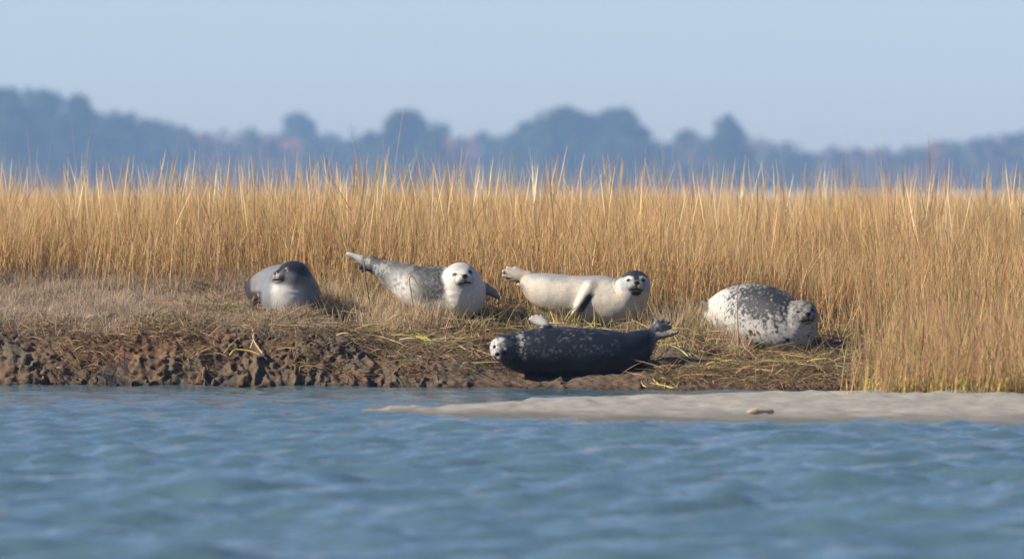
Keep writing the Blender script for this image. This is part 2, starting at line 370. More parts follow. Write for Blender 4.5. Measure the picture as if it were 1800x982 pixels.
def make_seal(label, d, chain, head, flips, coat, mat, eyes, base, group="seals hauled out on the bank"):
    def w4(p):                                   # px, py, depth offset in m, radius in px -> x,y,z,r
        dd = d + p[2]; return np.r_[W(p[0], p[1], dd), p[3] * dd / F]
    body = np.array([w4(p) for p in spline(chain, 14)])
    for p in body[::4]:
        up = p[2] - float(ground_z(p[0], p[1], False)) - .06
        if up < p[3]: FOOT.append((p[0], p[1], math.sqrt(p[3] ** 2 - max(up, 0) ** 2)))
    hc = w4((head[0], head[1], head[2], head[3])); R = hc[3]; ax = frame(*head[4:7]); hc = hc[:3]
    fl = [(np.array([w4(p) for p in spline(c, 8)]), k * d / F) for c, k in flips]
    allp = np.vstack([body] + [f_[0] for f_ in fl] + [np.r_[hc, R * 1.5][None]])
    lo = (allp[:, :3] - allp[:, 3:]).min(0) - .04; hi = (allp[:, :3] + allp[:, 3:]).max(0) + .04
    S = Sdf(lo, hi, .0069)
    S.balls(body)
    def L(s, u, f): return hc + R * (ax[0] * s + ax[1] * u + ax[2] * f)
    def E(c, r, k, sub=False): S.ell(L(*c), ax, [R * v for v in r], k * R, sub)
    E((0, 0, 0), (1.0, .95, 1.02), .55)
    E((0, -.14, .76), (.60, .48, .62), .30)
    for g in (-1, 1):
        E((g * .26, -.25, 1.12), (.34, .29, .30), .12)
        E((g * .40, .40, .66), (.24, .18, .2), .25)
    E((0, -.53, .93), (.32, .20, .33), .12)
    E((0, -.03, 1.34), (.19, .12, .15), .07)
    for g, sc in zip((-1, 1), eyes):
        E((g * .5, .19, .92), (.17, .02 + .10 * sc, .04 + .09 * sc), .08, True)
        E((g * .07, -.03, 1.49), (.04, .035, .06), .02, True)
        E((g * .2, -.49, 1.14), (.26, .03, .22), .03, True)
    for c, k in fl: S.balls(c, k)
    v, q_ = surface_nets(S.F, S.h, S.o)
    for _ in range(2):                           # relax
        acc = np.zeros_like(v); cn = np.zeros(len(v))
        for a_, b_ in ((0, 1), (1, 2), (2, 3), (3, 0)):
            np.add.at(acc, q_[:, a_], v[q_[:, b_]]); np.add.at(cn, q_[:, a_], 1)
        v = v + .45 * (acc / cn[:, None] - v)
    nrm = np.zeros_like(v); fn_ = np.cross(v[q_[:, 2]] - v[q_[:, 0]], v[q_[:, 3]] - v[q_[:, 1]])
    for c_ in range(4): np.add.at(nrm, q_[:, c_], fn_)
    nrm /= np.linalg.norm(nrm, axis=1)[:, None] + 1e-12
    hd_ = np.linalg.norm(v - hc, axis=1) / R; off_ = np.abs((v - hc) @ ax[2]) / R
    fold = np.exp(-((hd_ - 1.45) / .3) ** 2) * np.sin(hd_ * 21 + 3 * fbm(v * 9, 2)) * sstep(.95, .2, (v - hc) @ ax[2] / R)
    v = v + nrm * ((fbm(v * 6.5, 3) - .5) * .014 * sstep(1.1, 1.5, hd_) + .0018 * fold)[:, None]
    # coat
    px = CX + v[:, 0] * F / v[:, 1]; py = HZ + (CAMZ - v[:, 2]) * F / v[:, 1]
    loc = (v - hc) / R; hs, hu, hf = loc @ ax[0], loc @ ax[1], loc @ ax[2]
    lv = v - np.array(base)
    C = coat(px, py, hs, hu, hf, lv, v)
    C = lerp(C, (.012, .010, .010), sstep(1.15, .85, np.sqrt((hs / .22) ** 2 + ((hu + .02) / .16) ** 2 + ((hf - 1.44) / .22) ** 2)))
    ml = -.49 - .30 * hs ** 2
    C = lerp(C, (.03, .022, .02), sstep(.075, .03, np.abs(hu - ml)) * sstep(.62, .75, hf) * sstep(.48, .38, np.abs(hs)) * .9)
    C = lerp(C, (.05, .04, .035), sstep(.045, .02, np.abs(hs)) * sstep(1.0, 1.1, hf) * sstep(-.14, -.2, hu) * sstep(-.46, -.4, hu) * .8)
    for g in (-1, 1):                            # whisker pads: crease shade painted round them, rows of dark follicles
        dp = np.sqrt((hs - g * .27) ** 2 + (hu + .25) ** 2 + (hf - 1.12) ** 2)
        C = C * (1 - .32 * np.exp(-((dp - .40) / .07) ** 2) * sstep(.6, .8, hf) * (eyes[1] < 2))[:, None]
        C = C * (1 - .35 * sstep(.36, .28, dp) * sstep(.55, .75, vnoise(v * 150)))[:, None]
    C = .84 * np.clip(C, 0, 1) ** 1.28
    root = empty("seal", base); tag(root, label, "seal", group)
    mesh_obj("body", lv, q_, mat, C, True, parent=root)
    t = np.linspace(0, 2 * math.pi, 13)[:-1]; ph = np.linspace(0, math.pi, 8)
    sp = np.array([[math.sin(a_) * math.cos(b_), math.sin(a_) * math.sin(b_), math.cos(a_)] for a_ in ph for b_ in t])
    fc = [(i * 12 + j, i * 12 + (j + 1) % 12, (i + 1) * 12 + (j + 1) % 12, (i + 1) * 12 + j) for i in range(7) for j in range(12)]
    for g, sc in zip((-1, 1), eyes):
        rr = np.array([.18, .155 * sc, .12]) * R
        ev = L(g * .5, .19, .83) - np.array(base) + (sp * rr) @ np.array(ax)
        mesh_obj("eye", ev, fc, M_EYE, None, True, parent=root)
    return root

def eyed(hs, hu, hf, g): return np.sqrt((hs - g * .5) ** 2 + (hu - .19) ** 2 + (hf - .85) ** 2)
def rim(C, hs, hu, hf, s=(1, 1)):
    for g, k in zip((-1, 1), s):
        e_ = np.sqrt(((hs - g * .5) / .24) ** 2 + ((hu - .19) / (.12 + .09 * k)) ** 2 + ((hf - .85) / .3) ** 2)
        C = lerp(C, (.03, .025, .022), sstep(1.1, .75, e_) * .85)
    return C
def inhead(hs, hu, hf): return sstep(1.35, 1.0, np.sqrt(hs ** 2 + hu ** 2 + np.maximum(hf * .7, hf * 1.1 * 0 - 0) ** 2 * 0.6 + (np.minimum(hf, 0) * .9) ** 2))

def coat1(px, py, hs, hu, hf, lv, v):
    n = fbm(lv * 14, 4); C = np.tile([.20, .205, .215], (len(v), 1)).astype(float)
    C = lerp(C, (.52, .50, .46), sstep(488, 512, py) * sstep(548, 520, px) * sstep(470, 490, px) * .9)
    C = lerp(C, (.10, .11, .125), sstep(505, 470, py) * sstep(.15, .5, lv[:, 1]) * .6)
    hd = sstep(1.3, 1.05, np.sqrt(hs ** 2 + hu ** 2 + np.minimum(hf, 0) ** 2))
    C = lerp(C, (.17, .17, .17), hd * sstep(-.9, -.5, hu)); C = lerp(C, (.035, .04, .05), hd * sstep(-.1, .35, hu + .15 * (n - .5)) * sstep(1.25, 1.0, hf))
    C = lerp(C, (.36, .29, .24), sstep(.42, .2, np.sqrt((hs * .8) ** 2 + (hu + .30) ** 2 + (hf - 1.3) ** 2)))
    C = lerp(C, (.03, .033, .04), sstep(-.14, -.02, hu) * sstep(.3, .6, hf) * sstep(1.5, 1.2, np.abs(hs) * 4))
    C = lerp(C, (.33, .27, .22), hd * sstep(.26, .12, np.sqrt((hs + .42) ** 2 + (hu - .38) ** 2 * 2 + (hf - .8) ** 2)))
    C = lerp(C, (.07, .05, .04), sstep(463, 455, px) * sstep(508, 516, py))
    C = lerp(C, (.05, .055, .07), sstep(444, 437, px))
    return C * (.85 + .3 * n[:, None])
def coat2(px, py, hs, hu, hf, lv, v):
    n = fbm(lv * 16, 5); n2 = fbm(lv * 42, 3)
    C = np.tile([.30, .29, .275], (len(v), 1)).astype(float)
    n4 = fbm(lv * 75 + 3, 2)
    C = lerp(C, (.10, .10, .10), sstep(.46, .62, .45 * n + .3 * n2 + .25 * n4 + .22 * sstep(46, 12, np.hypot((px - 752), (py - 497) * 1.1)) + .12 * sstep(60, 20, np.hypot(px - 672, py - 480))))
    C = lerp(C, np.where(n4[:, None] > .5, .05, .13) * np.ones(3), sstep(50, 10, np.hypot((px - 748) * .9, py - 492)) * .8)
    C = lerp(C, (.04, .04, .042), sstep(46, 8, np.hypot((px - 750) * .85, (py - 498))) * sstep(.34, .60, .5 * n4 + .5 * n2) * .9)
    C = lerp(C, (.52, .50, .47), sstep(44, 6, np.hypot(px - 705, (py - 512) * .75)) * sstep(.30, .70, .5 * n2 + .5 * n4 + .12))
    C = lerp(C, (.55, .53, .49), sstep(525, 540, py + 30 * (n - .5)))
    C = lerp(C, (.60, .58, .53), sstep(776, 788, px + 14 * (n - .5)) * sstep(462, 474, py + .35 * (px - 800) * 0))
    C = lerp(C, (.30, .30, .30), sstep(851, 856, px)); C = lerp(C, (.45, .44, .42), sstep(640, 625, px))
    C = lerp(C, (.03, .03, .03), sstep(6, 3, np.hypot(px - 634, py - 469)))
    hd = sstep(1.3, 1.05, np.sqrt(hs ** 2 + hu ** 2 + np.minimum(hf, 0) ** 2))
    C = lerp(C, (.60, .57, .52), hd); C = lerp(C, (.62, .53, .42), sstep(.5, .3, np.sqrt(hs ** 2 + (hu + .28) ** 2 + (hf - 1.15) ** 2)))
    C = lerp(C, (.42, .41, .40), hd * sstep(.35, .9, hu + .5 * (n - .5)))
    C = lerp(C, (.44, .43, .42), hd * sstep(.5, .62, n2) * .5)
    return rim(C * (.9 + .2 * n2[:, None]), hs, hu, hf, (.2, 1))
def coat3(px, py, hs, hu, hf, lv, v):
    n = fbm(lv * 12, 4); n2 = fbm(lv * 40, 3)
    C = np.tile([.50, .455, .385], (len(v), 1)).astype(float)
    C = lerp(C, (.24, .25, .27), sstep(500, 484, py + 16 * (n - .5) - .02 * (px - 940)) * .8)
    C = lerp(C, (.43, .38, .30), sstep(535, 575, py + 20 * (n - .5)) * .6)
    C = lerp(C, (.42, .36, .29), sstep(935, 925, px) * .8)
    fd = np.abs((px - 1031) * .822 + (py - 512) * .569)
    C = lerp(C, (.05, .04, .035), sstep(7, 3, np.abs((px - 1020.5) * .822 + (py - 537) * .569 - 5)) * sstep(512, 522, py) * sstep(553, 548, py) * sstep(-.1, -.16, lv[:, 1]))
    hd = sstep(1.25, 1.05, np.sqrt(hs ** 2 + hu ** 2 + np.minimum(hf, 0) ** 2))
    C = lerp(C, (.34, .34, .35), hd * sstep(-.75, -.4, hu))
    C = lerp(C, (.045, .05, .06), hd * sstep(.38, .56, hu + .08 * (n - .5)))
    C = lerp(C, (.035, .04, .05), hd * sstep(.24, .14, np.abs(hs)) * sstep(-.02, .1, hu))
    for g in (-1, 1): C = lerp(C, (.62, .57, .50), sstep(.36, .22, np.sqrt((hs - g * .48) ** 2 + (hu - .27) ** 2 * 1.3 + (hf - .8) ** 2)))
    C = lerp(C, (.56, .48, .38), sstep(.5, .35, np.sqrt((hs * .9) ** 2 + (hu + .26) ** 2 + (hf - 1.12) ** 2)))
    C = lerp(C, (.05, .04, .035), sstep(.36, .22, np.sqrt((hs * .75) ** 2 + (hu + .62) ** 2 + (hf - .85) ** 2 * .6)))
    return rim(C * (.9 + .2 * n2[:, None]), hs, hu, hf, (.35, .45))
def coat4(px, py, hs, hu, hf, lv, v):
    n = fbm(lv * 18, 4); n2 = fbm(p3(lv[:, 0] * 60, lv[:, 1] * 60, lv[:, 2] * 75), 3)
    C = np.tile([.027, .031, .042], (len(v), 1)).astype(float)
    C = lerp(C, (.20, .20, .21), sstep(.50, .75, n2) * sstep(.40, .65, n) * sstep(648, 605, py) * sstep(1120, 1040, px) * .75)
    C = lerp(C, (.34, .32, .29), sstep(8, 3, np.abs(px - 917 - .12 * (py - 600))) * sstep(.45, .6, n2) * sstep(640, 610, py) * .8)
    C = lerp(C, (.44, .42, .39), sstep(574, 567, py) * sstep(990, 970, px))
    C = lerp(C, (.16, .16, .165), sstep(1140, 1156, px)); C = lerp(C, (.35, .33, .3), sstep(.5, .65, n2) * sstep(1140, 1156, px))
    hd = sstep(1.3, 1.05, np.sqrt(hs ** 2 + hu ** 2 + np.minimum(hf, 0) ** 2)) * sstep(.1, .5, hf)
    C = lerp(C, (.10, .10, .10), hd * .7)
    C = lerp(C, np.where(n2[:, None] > .55, .24, .46) * np.array([1., .97, .92]), hd * sstep(.40, -.10, hs + .7 * (n - .5) + .3 * (n2 - .5) + .25 * hu) * .92)
    C = lerp(C, (.55, .48, .40), sstep(.52, .36, np.sqrt(hs ** 2 + (hu + .28) ** 2 + (hf - 1.15) ** 2)))
    C = lerp(C, (.5, .42, .33), sstep(.2, .1, np.sqrt((hs - .34) ** 2 + (hu - .42) ** 2 + (hf - .85) ** 2)))
    return rim(C, hs, hu, hf, (.6, .8))
def coat5(px, py, hs, hu, hf, lv, v):
    n = fbm(lv * 13, 4); n2 = fbm(lv * 46, 3); n3 = vnoise(lv * 30 + 9)
    C = np.tile([.50, .485, .455], (len(v), 1)).astype(float)
    fk = .45 * vnoise(lv * 82 + 3) + .35 * vnoise(lv * 44 + 5) + .2 * n
    fk = (fk - fk.mean()) / fk.std()
    m = .24 + .75 * np.exp(-(np.hypot((px - 1350) / 52, (py - 533) / 36)) ** 2.2) + .30 * sstep(575, 505, py) * sstep(1252, 1300, px)
    C = lerp(C, (.36, .35, .335), sstep(.2, .6, m) * .8)
    C = lerp(C, (.045, .045, .05), sstep(-1.15, 1.15, fk * .62 + (m - .62) * 3.0))
    C = lerp(C, (.05, .045, .045), sstep(.76, .84, n3) * sstep(560, 590, py))
    C = lerp(C, (.14, .12, .11), sstep(1248, 1243, px) * sstep(552, 545, py))
    hd = sstep(1.3, 1.05, np.sqrt(hs ** 2 + hu ** 2 + np.minimum(hf, 0) ** 2)) * sstep(-.75, -.35, hu)
    C = lerp(C, (.30, .28, .255), hd); C = lerp(C, (.12, .115, .11), hd * sstep(.46, .62, n2 * .6 + n * .4 + .08 * hu))
    C = lerp(C, (.45, .37, .30), sstep(.5, .32, np.sqrt(hs ** 2 + (hu + .28) ** 2 + (hf - 1.12) ** 2)))
    C = lerp(C, (.06, .05, .045), sstep(.26, .14, np.sqrt((hs * .8) ** 2 + (hu + .56) ** 2 + (hf - .95) ** 2)))
    return rim(C * (.92 + .16 * n2[:, None]), hs, hu, hf, (.15, .7))

M_DRY = tint_mat("dry_fur", .6, .18, 90, .25, .2, 160)
M_WET = tint_mat("wet_fur", .36, .14, 90, .12, .18, 160)
def fan(root, tips, r0, r1, dy0, dy1, kb=2.2):              # toes of a flipper, each a tapering chain
    return [([(root[0], root[1], dy0, r0), ((root[0] + t[0]) / 2, (root[1] + t[1]) / 2, (dy0 + dy1) / 2, (r0 + r1) * .42), (t[0], t[1], dy1 + .012 * i, r1)], kb) for i, t in enumerate(tips)]

make_seal("grey seal with a dark head turned to the left, leftmost of the five", 42.0,
    [(441, 501, 1.0, 9), (453, 507, .85, 21), (470, 512, .6, 37), (488, 514, .35, 47), (503, 517, .12, 52), (512, 524, .0, 53), (515, 506, -.06, 40), (517, 490, -.1, 29)],
    (517, 487, -.12, 26, -64, 14, 3),
    [([(462, 510, .15, 9), (453, 520, .05, 8), (445, 534, .0, 5)], 5)] + fan((443, 500), [(434, 498), (433, 505), (438, 511)], 8, 4, .98, 1.08),
    coat1, M_WET, (.12, .12), W(510, 560, 42.2))
make_seal("white-headed seal with mottled grey back, its tail raised into the tall grass", 41.9,
    [(653, 464, .30, 12), (674, 474, .26, 19), (702, 489, .2, 28), (738, 507, .12, 38), (775, 513, .05, 45), (811, 521, -.02, 41), (813, 507, -.07, 38), (810, 494, -.1, 30)],
    (808, 489, -.12, 25.5, 15, 9, 8),
    fan((656, 463), [(612, 446), (619, 451), (627, 458)], 11, 4, .3, .34, 4) + fan((652, 468), [(634, 470), (637, 475)], 8, 4, .27, .25) + [([(843, 502, .08, 11), (856, 509, .1, 8.5), (866, 514, .11, 7), (875, 522, .12, 4)], 5)],
    coat2, M_DRY, (.35, 1.0), W(790, 562, 41.9))
make_seal("cream seal with a dark cap, hind flippers lifted, behind the black seal", 41.8,
    [(926, 492, .14, 12), (945, 506, .1, 26), (975, 516, .06, 35), (1015, 522, .03, 38), (1055, 528, 0, 44), (1090, 533, -.05, 42), (1107, 518, -.1, 33), (1115, 505, -.14, 25)],
    (1116.5, 500, -.15, 24.5, 3, 8, 0),
    fan((930, 487), [(906, 471), (893, 471), (886, 477), (886, 484), (894, 491), (910, 496)], 10, 4, .14, .16) + [([(931, 512, .06, 6), (920, 504, .06, 5), (910, 499, .06, 3)], 4)]
    + [([(1040, 503, -.125, 10), (1030, 517, -.165, 7.5), (1018, 536, -.175, 6.5), (1007, 552, -.165, 4)], 8)],
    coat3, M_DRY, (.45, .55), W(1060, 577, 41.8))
make_seal("black seal with a white face lying on mud at the water's edge", 40.25,
    [(884, 612, -.06, 20), (900, 616, -.03, 29), (925, 619, 0, 38), (960, 618, 0, 43), (1010, 621, 0, 46), (1060, 624, 0, 46), (1098, 623, .01, 39), (1125, 606, .02, 26), (1142, 594, .03, 15), (1150, 588, .04, 11)],
    (885, 612, -.07, 22, -22, -16, -28),
    fan((1147, 584), [(1155, 563), (1165, 562), (1175, 566), (1178, 575)], 8, 3.5, .04, .07) + fan((1148, 592), [(1190, 584), (1182, 588), (1168, 593)], 8, 3, .02, -.02)
    + fan((961, 578), [(932, 561), (936, 557), (943, 555), (951, 556), (958, 560)], 8, 3.0, .0, .02, 4),
    coat4, M_WET, (.85, 1.0), W(1010, 664, 40.25))
make_seal("plump white seal spotted with black, rightmost of the five", 41.2,
    [(1254, 548, .75, 14), (1268, 550, .6, 32), (1290, 551, .4, 46), (1318, 552, .2, 54), (1345, 558, .05, 55), (1372, 568, -.08, 49), (1395, 578, -.14, 40), (1403, 564, -.18, 34), (1410, 555, -.21, 25)],
    (1411, 553.5, -.22, 24, 13, 6, 6),
    fan((1254, 545), [(1236, 531), (1240, 536), (1243, 543)], 8, 4.5, .76, .84),
    coat5, M_DRY, (.3, .8), W(1370, 617, 41.1))

# ------------------------------------------------------------------ blades
def strips(base, az, el, L, droop, w, facing, c0, c1, nseg=3, tip=.15, belly=None):
    N = len(base); t = np.linspace(0, 1, nseg + 1)
    dh = np.stack([np.cos(az), np.sin(az), 0 * az], 1)
    P = base[:, None] + (L * np.cos(el))[:, None, None] * t[None, :, None] * dh[:, None]
    P[:, :, 2] += (L * np.sin(el))[:, None] * t + -(droop * L)[:, None] * t ** 2
    P[:, :, :2] += ((droop * L * .6)[:, None] * t ** 2)[..., None] * dh[:, None, :2]
    wd = np.stack([np.cos(facing), np.sin(facing), 0 * facing], 1)
    low = (el < .9)
    perp = np.stack([-np.sin(az), np.cos(az), 0 * az], 1); g = facing
    wl = perp * np.cos(g)[:, None] + np.array([0, 0, 1.]) * np.sin(g)[:, None]
    wd = np.where(low[:, None], wl, wd)
    wt = (1 - (1 - tip) * t ** 1.5) if belly is None else belly
    off = wd[:, None] * (w[:, None] * .5 * wt[None])[..., None]
    V = np.stack([P - off, P + off], 2).reshape(-1, 3)
    i0 = (np.arange(N) * (nseg + 1) * 2)[:, None] + 2 * np.arange(nseg)[None]
    Q = np.stack([i0, i0 + 1, i0 + 3, i0 + 2], -1).reshape(-1, 4)
    C = c0[:, None] * (1 - t[None, :, None]) + c1[:, None] * t[None, :, None]
    C = np.repeat(C[:, :, None], 2, 2).reshape(-1, 3)
    return V, Q, C
def merge(parts):
    V, Q, C, o = [], [], [], 0
    for v, q_, c in parts:
        V.append(v); Q.append(q_ + o); C.append(c); o += len(v)
    return np.vstack(V), np.vstack(Q), np.vstack(C)
SHADE_GAPS = [(2.67, 41.3, .27, .42), (-1.41, 41.6, .24, .38), (1.27, 41.9, .2, .32), (1.36, 40.3, .2, .25)]   # stems thinned out so the seals' shadows read darker
def clear(x, y, k=1.0):
    ok = np.ones(len(x), bool)
    for hx, hy, rx, ry in SHADE_GAPS: ok &= (((x - hx) / rx) ** 2 + ((y - hy) / ry) ** 2 > 1) | (rng.random(len(x)) < .12)
    for fx, fy, fr in FOOT: ok &= (x - fx) ** 2 + (y - fy) ** 2 > (fr * k) ** 2
    return ok
def pick(pal, n, j=.18):
    pal = np.array(pal); c = pal[rng.integers(0, len(pal), n)]
    return c * (1 + j * rng.normal(size=(n, 1))).clip(.5, 1.5) * (1 + .05 * rng.normal(size=(n, 3)))
STRAW = [(.44, .28, .135), (.43, .265, .125), (.48, .34, .18), (.40, .235, .12), (.52, .40, .25), (.34, .195, .10), (.34, .255, .10), (.30, .26, .09)]
def field(n, x0, x1, y0, y1, hmin, hs, w0, keep, leaves=2, pal=STRAW, nseg=3, zf=ground_z, spread=None, tall=.06):
    x = rng.uniform(x0, x1, n) * 1.0; y = rng.uniform(0, 1, n); y = y0 + (y1 - y0) * y
    if spread: x = x * y / spread
    k = keep(x, y); x, y = x[k], y[k]; n = len(x)
    hm = 1 + .30 * (fbm(p3(x * 1.1, y * .6, 3.), 3) - .5) * 2
    z = zf(x, y) - .02; B = np.stack([x, y, z], 1)
    H = (hmin + hs * rng.normal(size=n)).clip(hmin * .45, hmin * 1.6) * hm
    if zf is not ground_z: H *= .5 + .6 * sstep(36.3, 39.2, y)
    tl = rng.random(n) < tall; H[tl] *= 1.2 + .42 * rng.random(tl.sum()) ** 1.5
    az = 12.6 * fbm(p3(x * 1.3, y * .7, 14.), 2) + rng.normal(0, 1.1, n); el = math.pi / 2 - np.abs(rng.normal(0, .14, n)) - .10 * sstep(.35, .7, fbm(p3(x * 2.1, y, 18.), 2)) - (rng.random(n) < .10) * rng.uniform(.1, .55, n)
    el = el.clip(.95, 1.57); fc = rng.uniform(0, 3.1416, n)
    pn = fbm(p3(x * .7, y * .35, 8.), 3)[:, None]
    c = pick(pal, n) * np.array([1.03, .985, .92]) * (.80 + .4 * pn); ct = c * .55 + np.array([.60, .46, .26]) * .45
    out = [strips(B, az, el, H, rng.uniform(0, .06, n), w0 * rng.uniform(.6, 1.2, n), fc, c, ct, nseg)]
    for q_ in range(leaves):
        m_ = rng.random(n) < .85; s = rng.uniform(.1, .62, n)[m_]; h_ = H[m_]
        dh = np.stack([np.cos(az), np.sin(az)], 1)[m_]; b = B[m_].copy()
        b[:, :2] += dh * (s * h_ * np.cos(el[m_]))[:, None]; b[:, 2] += s * h_ * np.sin(el[m_])
        k_ = m_.sum(); c2 = pick(pal, k_) * np.array([1.03, .985, .92]) * (.80 + .4 * pn[m_])
        out.append(strips(b, rng.uniform(0, 6.283, k_), rng.normal(1.18, .2, k_).clip(.92, 1.5), h_ * rng.uniform(.3, .55, k_), rng.uniform(0, .35, k_) ** 1.5, w0 * 1.1 * rng.uniform(.6, 1.2, k_), rng.uniform(0, 3.14, k_), c2, c2 * 1.05, nseg, .08))
    return out
def front_u(x):                                    # where the tall grass begins, behind the waterline
    return np.interp(x, [-6, -2.2, -1.6, -1.0, 0, 1.4, 2.2, 2.85, 3.15, 6], [3.5, 3.3, 2.9, 2.55, 2.65, 2.7, 3.1, 2.9, 2.4, 2.2])
def keep_tall(x, y):
    u = y - d0(x); f = front_u(x) + (.5 + .9 * sstep(-1.6, -2.4, x)) * (fbm(p3(x * 1.5, y * 1.5, 2.), 3) - .5)
    return (u > f - .5) & clear(x, y) & (rng.random(len(x)) < .05 + .95 * sstep(-.5, 1.2, u - f))
parts = []
parts += field(55000, -5.6, 5.6, 40.0, 49, .66, .11, .0062, keep_tall, tall=.07)
parts += field(34000, -6.2, 6.2, 49, 56, .68, .10, .0055, lambda x, y: np.ones(len(x), bool), 1, spread=49., tall=.03, nseg=2)
parts += field(12000, -6.4, 6.4, 56, 110, .42, .08, .012, lambda x, y: np.ones(len(x), bool), 1, spread=60., nseg=2, tall=.02)
parts += field(7000, -8, 8, 110, 400, .40, .06, .05, lambda x, y: np.ones(len(x), bool), 0, spread=100., nseg=2, tall=0)
V, Q, C = merge(parts)
o = mesh_obj("marsh_grass", V, Q, M_BLADE, C, kind="stuff")
tag(o, "tall golden dry marsh grass standing behind the seals", "grass")

# seed heads above the grass
SEED = [(.62, .46, .24), (.55, .38, .18), (.66, .54, .34)]
n = 1300; x = rng.uniform(-5.4, 5.4, n); y = rng.uniform(43.2, 50, n); k = (y - d0(x) > front_u(x) + .4) & clear(x, y); x, y = x[k], y[k]; n = len(x)
clump = fbm(p3(x * 2.2, y * .6, 9.), 3); k = clump > .46; x, y = x[k], y[k]; n = len(x)
H = rng.uniform(.85, 1.12, n) + .1 * rng.random(n) ** 3; az = rng.uniform(0, 6.283, n); el = (1.5 - np.abs(rng.normal(0, .10, n))).clip(1.1, 1.57)
c = pick(SEED, n, .1)
V, Q, C = strips(np.stack([x, y, ground_z(x, y)], 1), az, el, H, rng.uniform(0, .06, n), .0065 * rng.uniform(.7, 1.3, n), rng.uniform(0, 3.14, n), c, c, 6, .2, np.array([.6, .55, .5, .5, 1.25, 1.3, .25]))
tag(mesh_obj("seed_stalks", V, Q, M_BLADE, C, kind="stuff"), "thin pale seed stalks rising above the marsh grass", "grass")

# grass on the right shore, nearer than the seals
REDG = [(.40, .235, .145), (.42, .225, .14), (.37, .185, .12), (.43, .29, .18), (.33, .23, .09), (.25, .21, .065), (.40, .22, .13), (.22, .22, .06), (.36, .29, .10)]
def keep_shore(x, y):
    e_ = 2.62 + .08 * np.sin(y * 9) + .30 * sstep(37.6, 39.6, y) + .3 * (fbm(p3(x * 2, y * 2, 5.), 3) - .5)
    return (x > e_ - .1) & (rng.random(len(x)) < .12 + .88 * sstep(-.1, .55, x - e_)) & (y > 36.45 + .55 * fbm(p3(x * 4, 0., 2.), 2))
def shore_z(x, y): return np.maximum(np.maximum(ground_z(x, y), sand_z(x, y)), 0)
parts = field(7600, 2.4, 5.6, 36.45, 40.6, .56, .12, .0065, keep_shore, 2, REDG, 3, shore_z)
parts += field(2600, 2.4, 5.6, 36.4, 37.4, .22, .06, .011, keep_shore, 1, [(.38, .33, .08), (.46, .36, .10), (.30, .28, .08), (.5, .36, .14)], 3, shore_z)
V, Q, C = merge(parts)
tag(mesh_obj("shore_grass", V, Q, M_BLADE, C, kind="stuff"), "reddish green grass growing down to the sand at the right", "grass")

# low grey matted growth on the left bank
def xz(n, pa, pb, ua, ub):
    x = (rng.uniform(pa, pb, n) - CX) * 42 / F; u = rng.uniform(ua, ub, n); return x, d0(x) + u, u
GREY = [(.33, .25, .18), (.30, .22, .17), (.36, .29, .22), (.26, .19, .14), (.40, .31, .20), (.24, .20, .13)]
x, y, u = xz(60000, -250, 640, .45, 4.2)
k = clear(x, y, 1.02) & (rng.random(len(x)) < sstep(.35, 1.2, u + .5 * (fbm(p3(x * 2, y * 2, 1.), 3) - .5)) * sstep(-1.2, -2.0, x) * .95 + .05)
x, y = x[k], y[k]; n = len(x)
hm = .6 + .8 * fbm(p3(x * 1.8, y * 1.8, 6.), 3); c = pick(GREY, n) * (.8 + .4 * fbm(p3(x * 1.2, y * 1.2, 2.), 3)[:, None])
V, Q, C = strips(np.stack([x, y, ground_z(x, y) - .01], 1), rng.uniform(0, 6.283, n), rng.uniform(.35, 1.5, n), rng.uniform(.06, .17, n) * hm, rng.uniform(0, .4, n), .0055 * rng.uniform(.6, 1.3, n), rng.uniform(0, 3.14, n), c, c * 1.15, 2)
tag(mesh_obj("matted_stems", V, Q, M_BLADE, C, kind="stuff"), "low grey-brown matted stems covering the left bank top", "plants")

# dead stems flattened over the bank
DEAD = [(.25, .165, .09), (.19, .13, .075), (.33, .23, .12), (.14, .105, .06), (.22, .18, .08), (.42, .30, .15), (.12, .085, .055), (.30, .19, .11)]
x, y, u = xz(26000, 250, 1560, .3, 3.3)
dens = sstep(.3, .75, u + .9 * (fbm(p3(x * 2.5, y * 2.5, 4.), 3) - .5) - .25 * sstep(.5, -1, x) * 0) * sstep(.38, .62, fbm(p3(x * 3, y * 3, 11.), 3) + .06)
mudlow = (x > -1.6) & (x < 1.0) & (u < .55)
k = clear(x, y, 1.0) & (rng.random(len(x)) < dens) & ~mudlow
x, y = x[k], y[k]; n = len(x); c = pick(DEAD, n, .3) * .80
el = np.abs(rng.normal(.25, .35, n)).clip(.02, 1.3)
V, Q, C = strips(np.stack([x, y, ground_z(x, y) + .005], 1), rng.uniform(0, 6.283, n), el, rng.uniform(.07, .24, n), rng.uniform(0, .3, n), .008 * rng.uniform(.5, 1.4, n), rng.uniform(.2, 2.9, n), c, c * 1.1, 3)
tag(mesh_obj("flattened_stems", V, Q, M_BLADE, C, kind="stuff"), "flattened dead grass stems strewn over the mud bank", "plants")

x, y, u = xz(9000, -150, 1540, .08, .95)
k = (rng.random(len(x)) < sstep(.5, .62, fbm(p3(x * 2.4, u * 3, 33.), 3) + .10 * sstep(.1, .6, u)))
k &= ~((x > -.3) & (x < 1.1) & (u < .75)) & clear(x, y); x, y = x[k], y[k]; n = len(x); c = pick(DEAD, n, .3) * .80
V, Q, C = strips(np.stack([x, y, base_z(x, y - d0(x)) + .03], 1), rng.normal(-1.57, 1.2, n), rng.normal(.15, .45, n).clip(-.7, 1.2), rng.uniform(.06, .26, n), rng.uniform(.05, .5, n), .006 * rng.uniform(.5, 1.4, n), rng.uniform(.2, 2.9, n), c, c * 1.1, 4)
tag(mesh_obj("hanging_stems", V, Q, M_BLADE, C, kind="stuff"), "dead stems and roots hanging over the crumbled mud face", "plants")

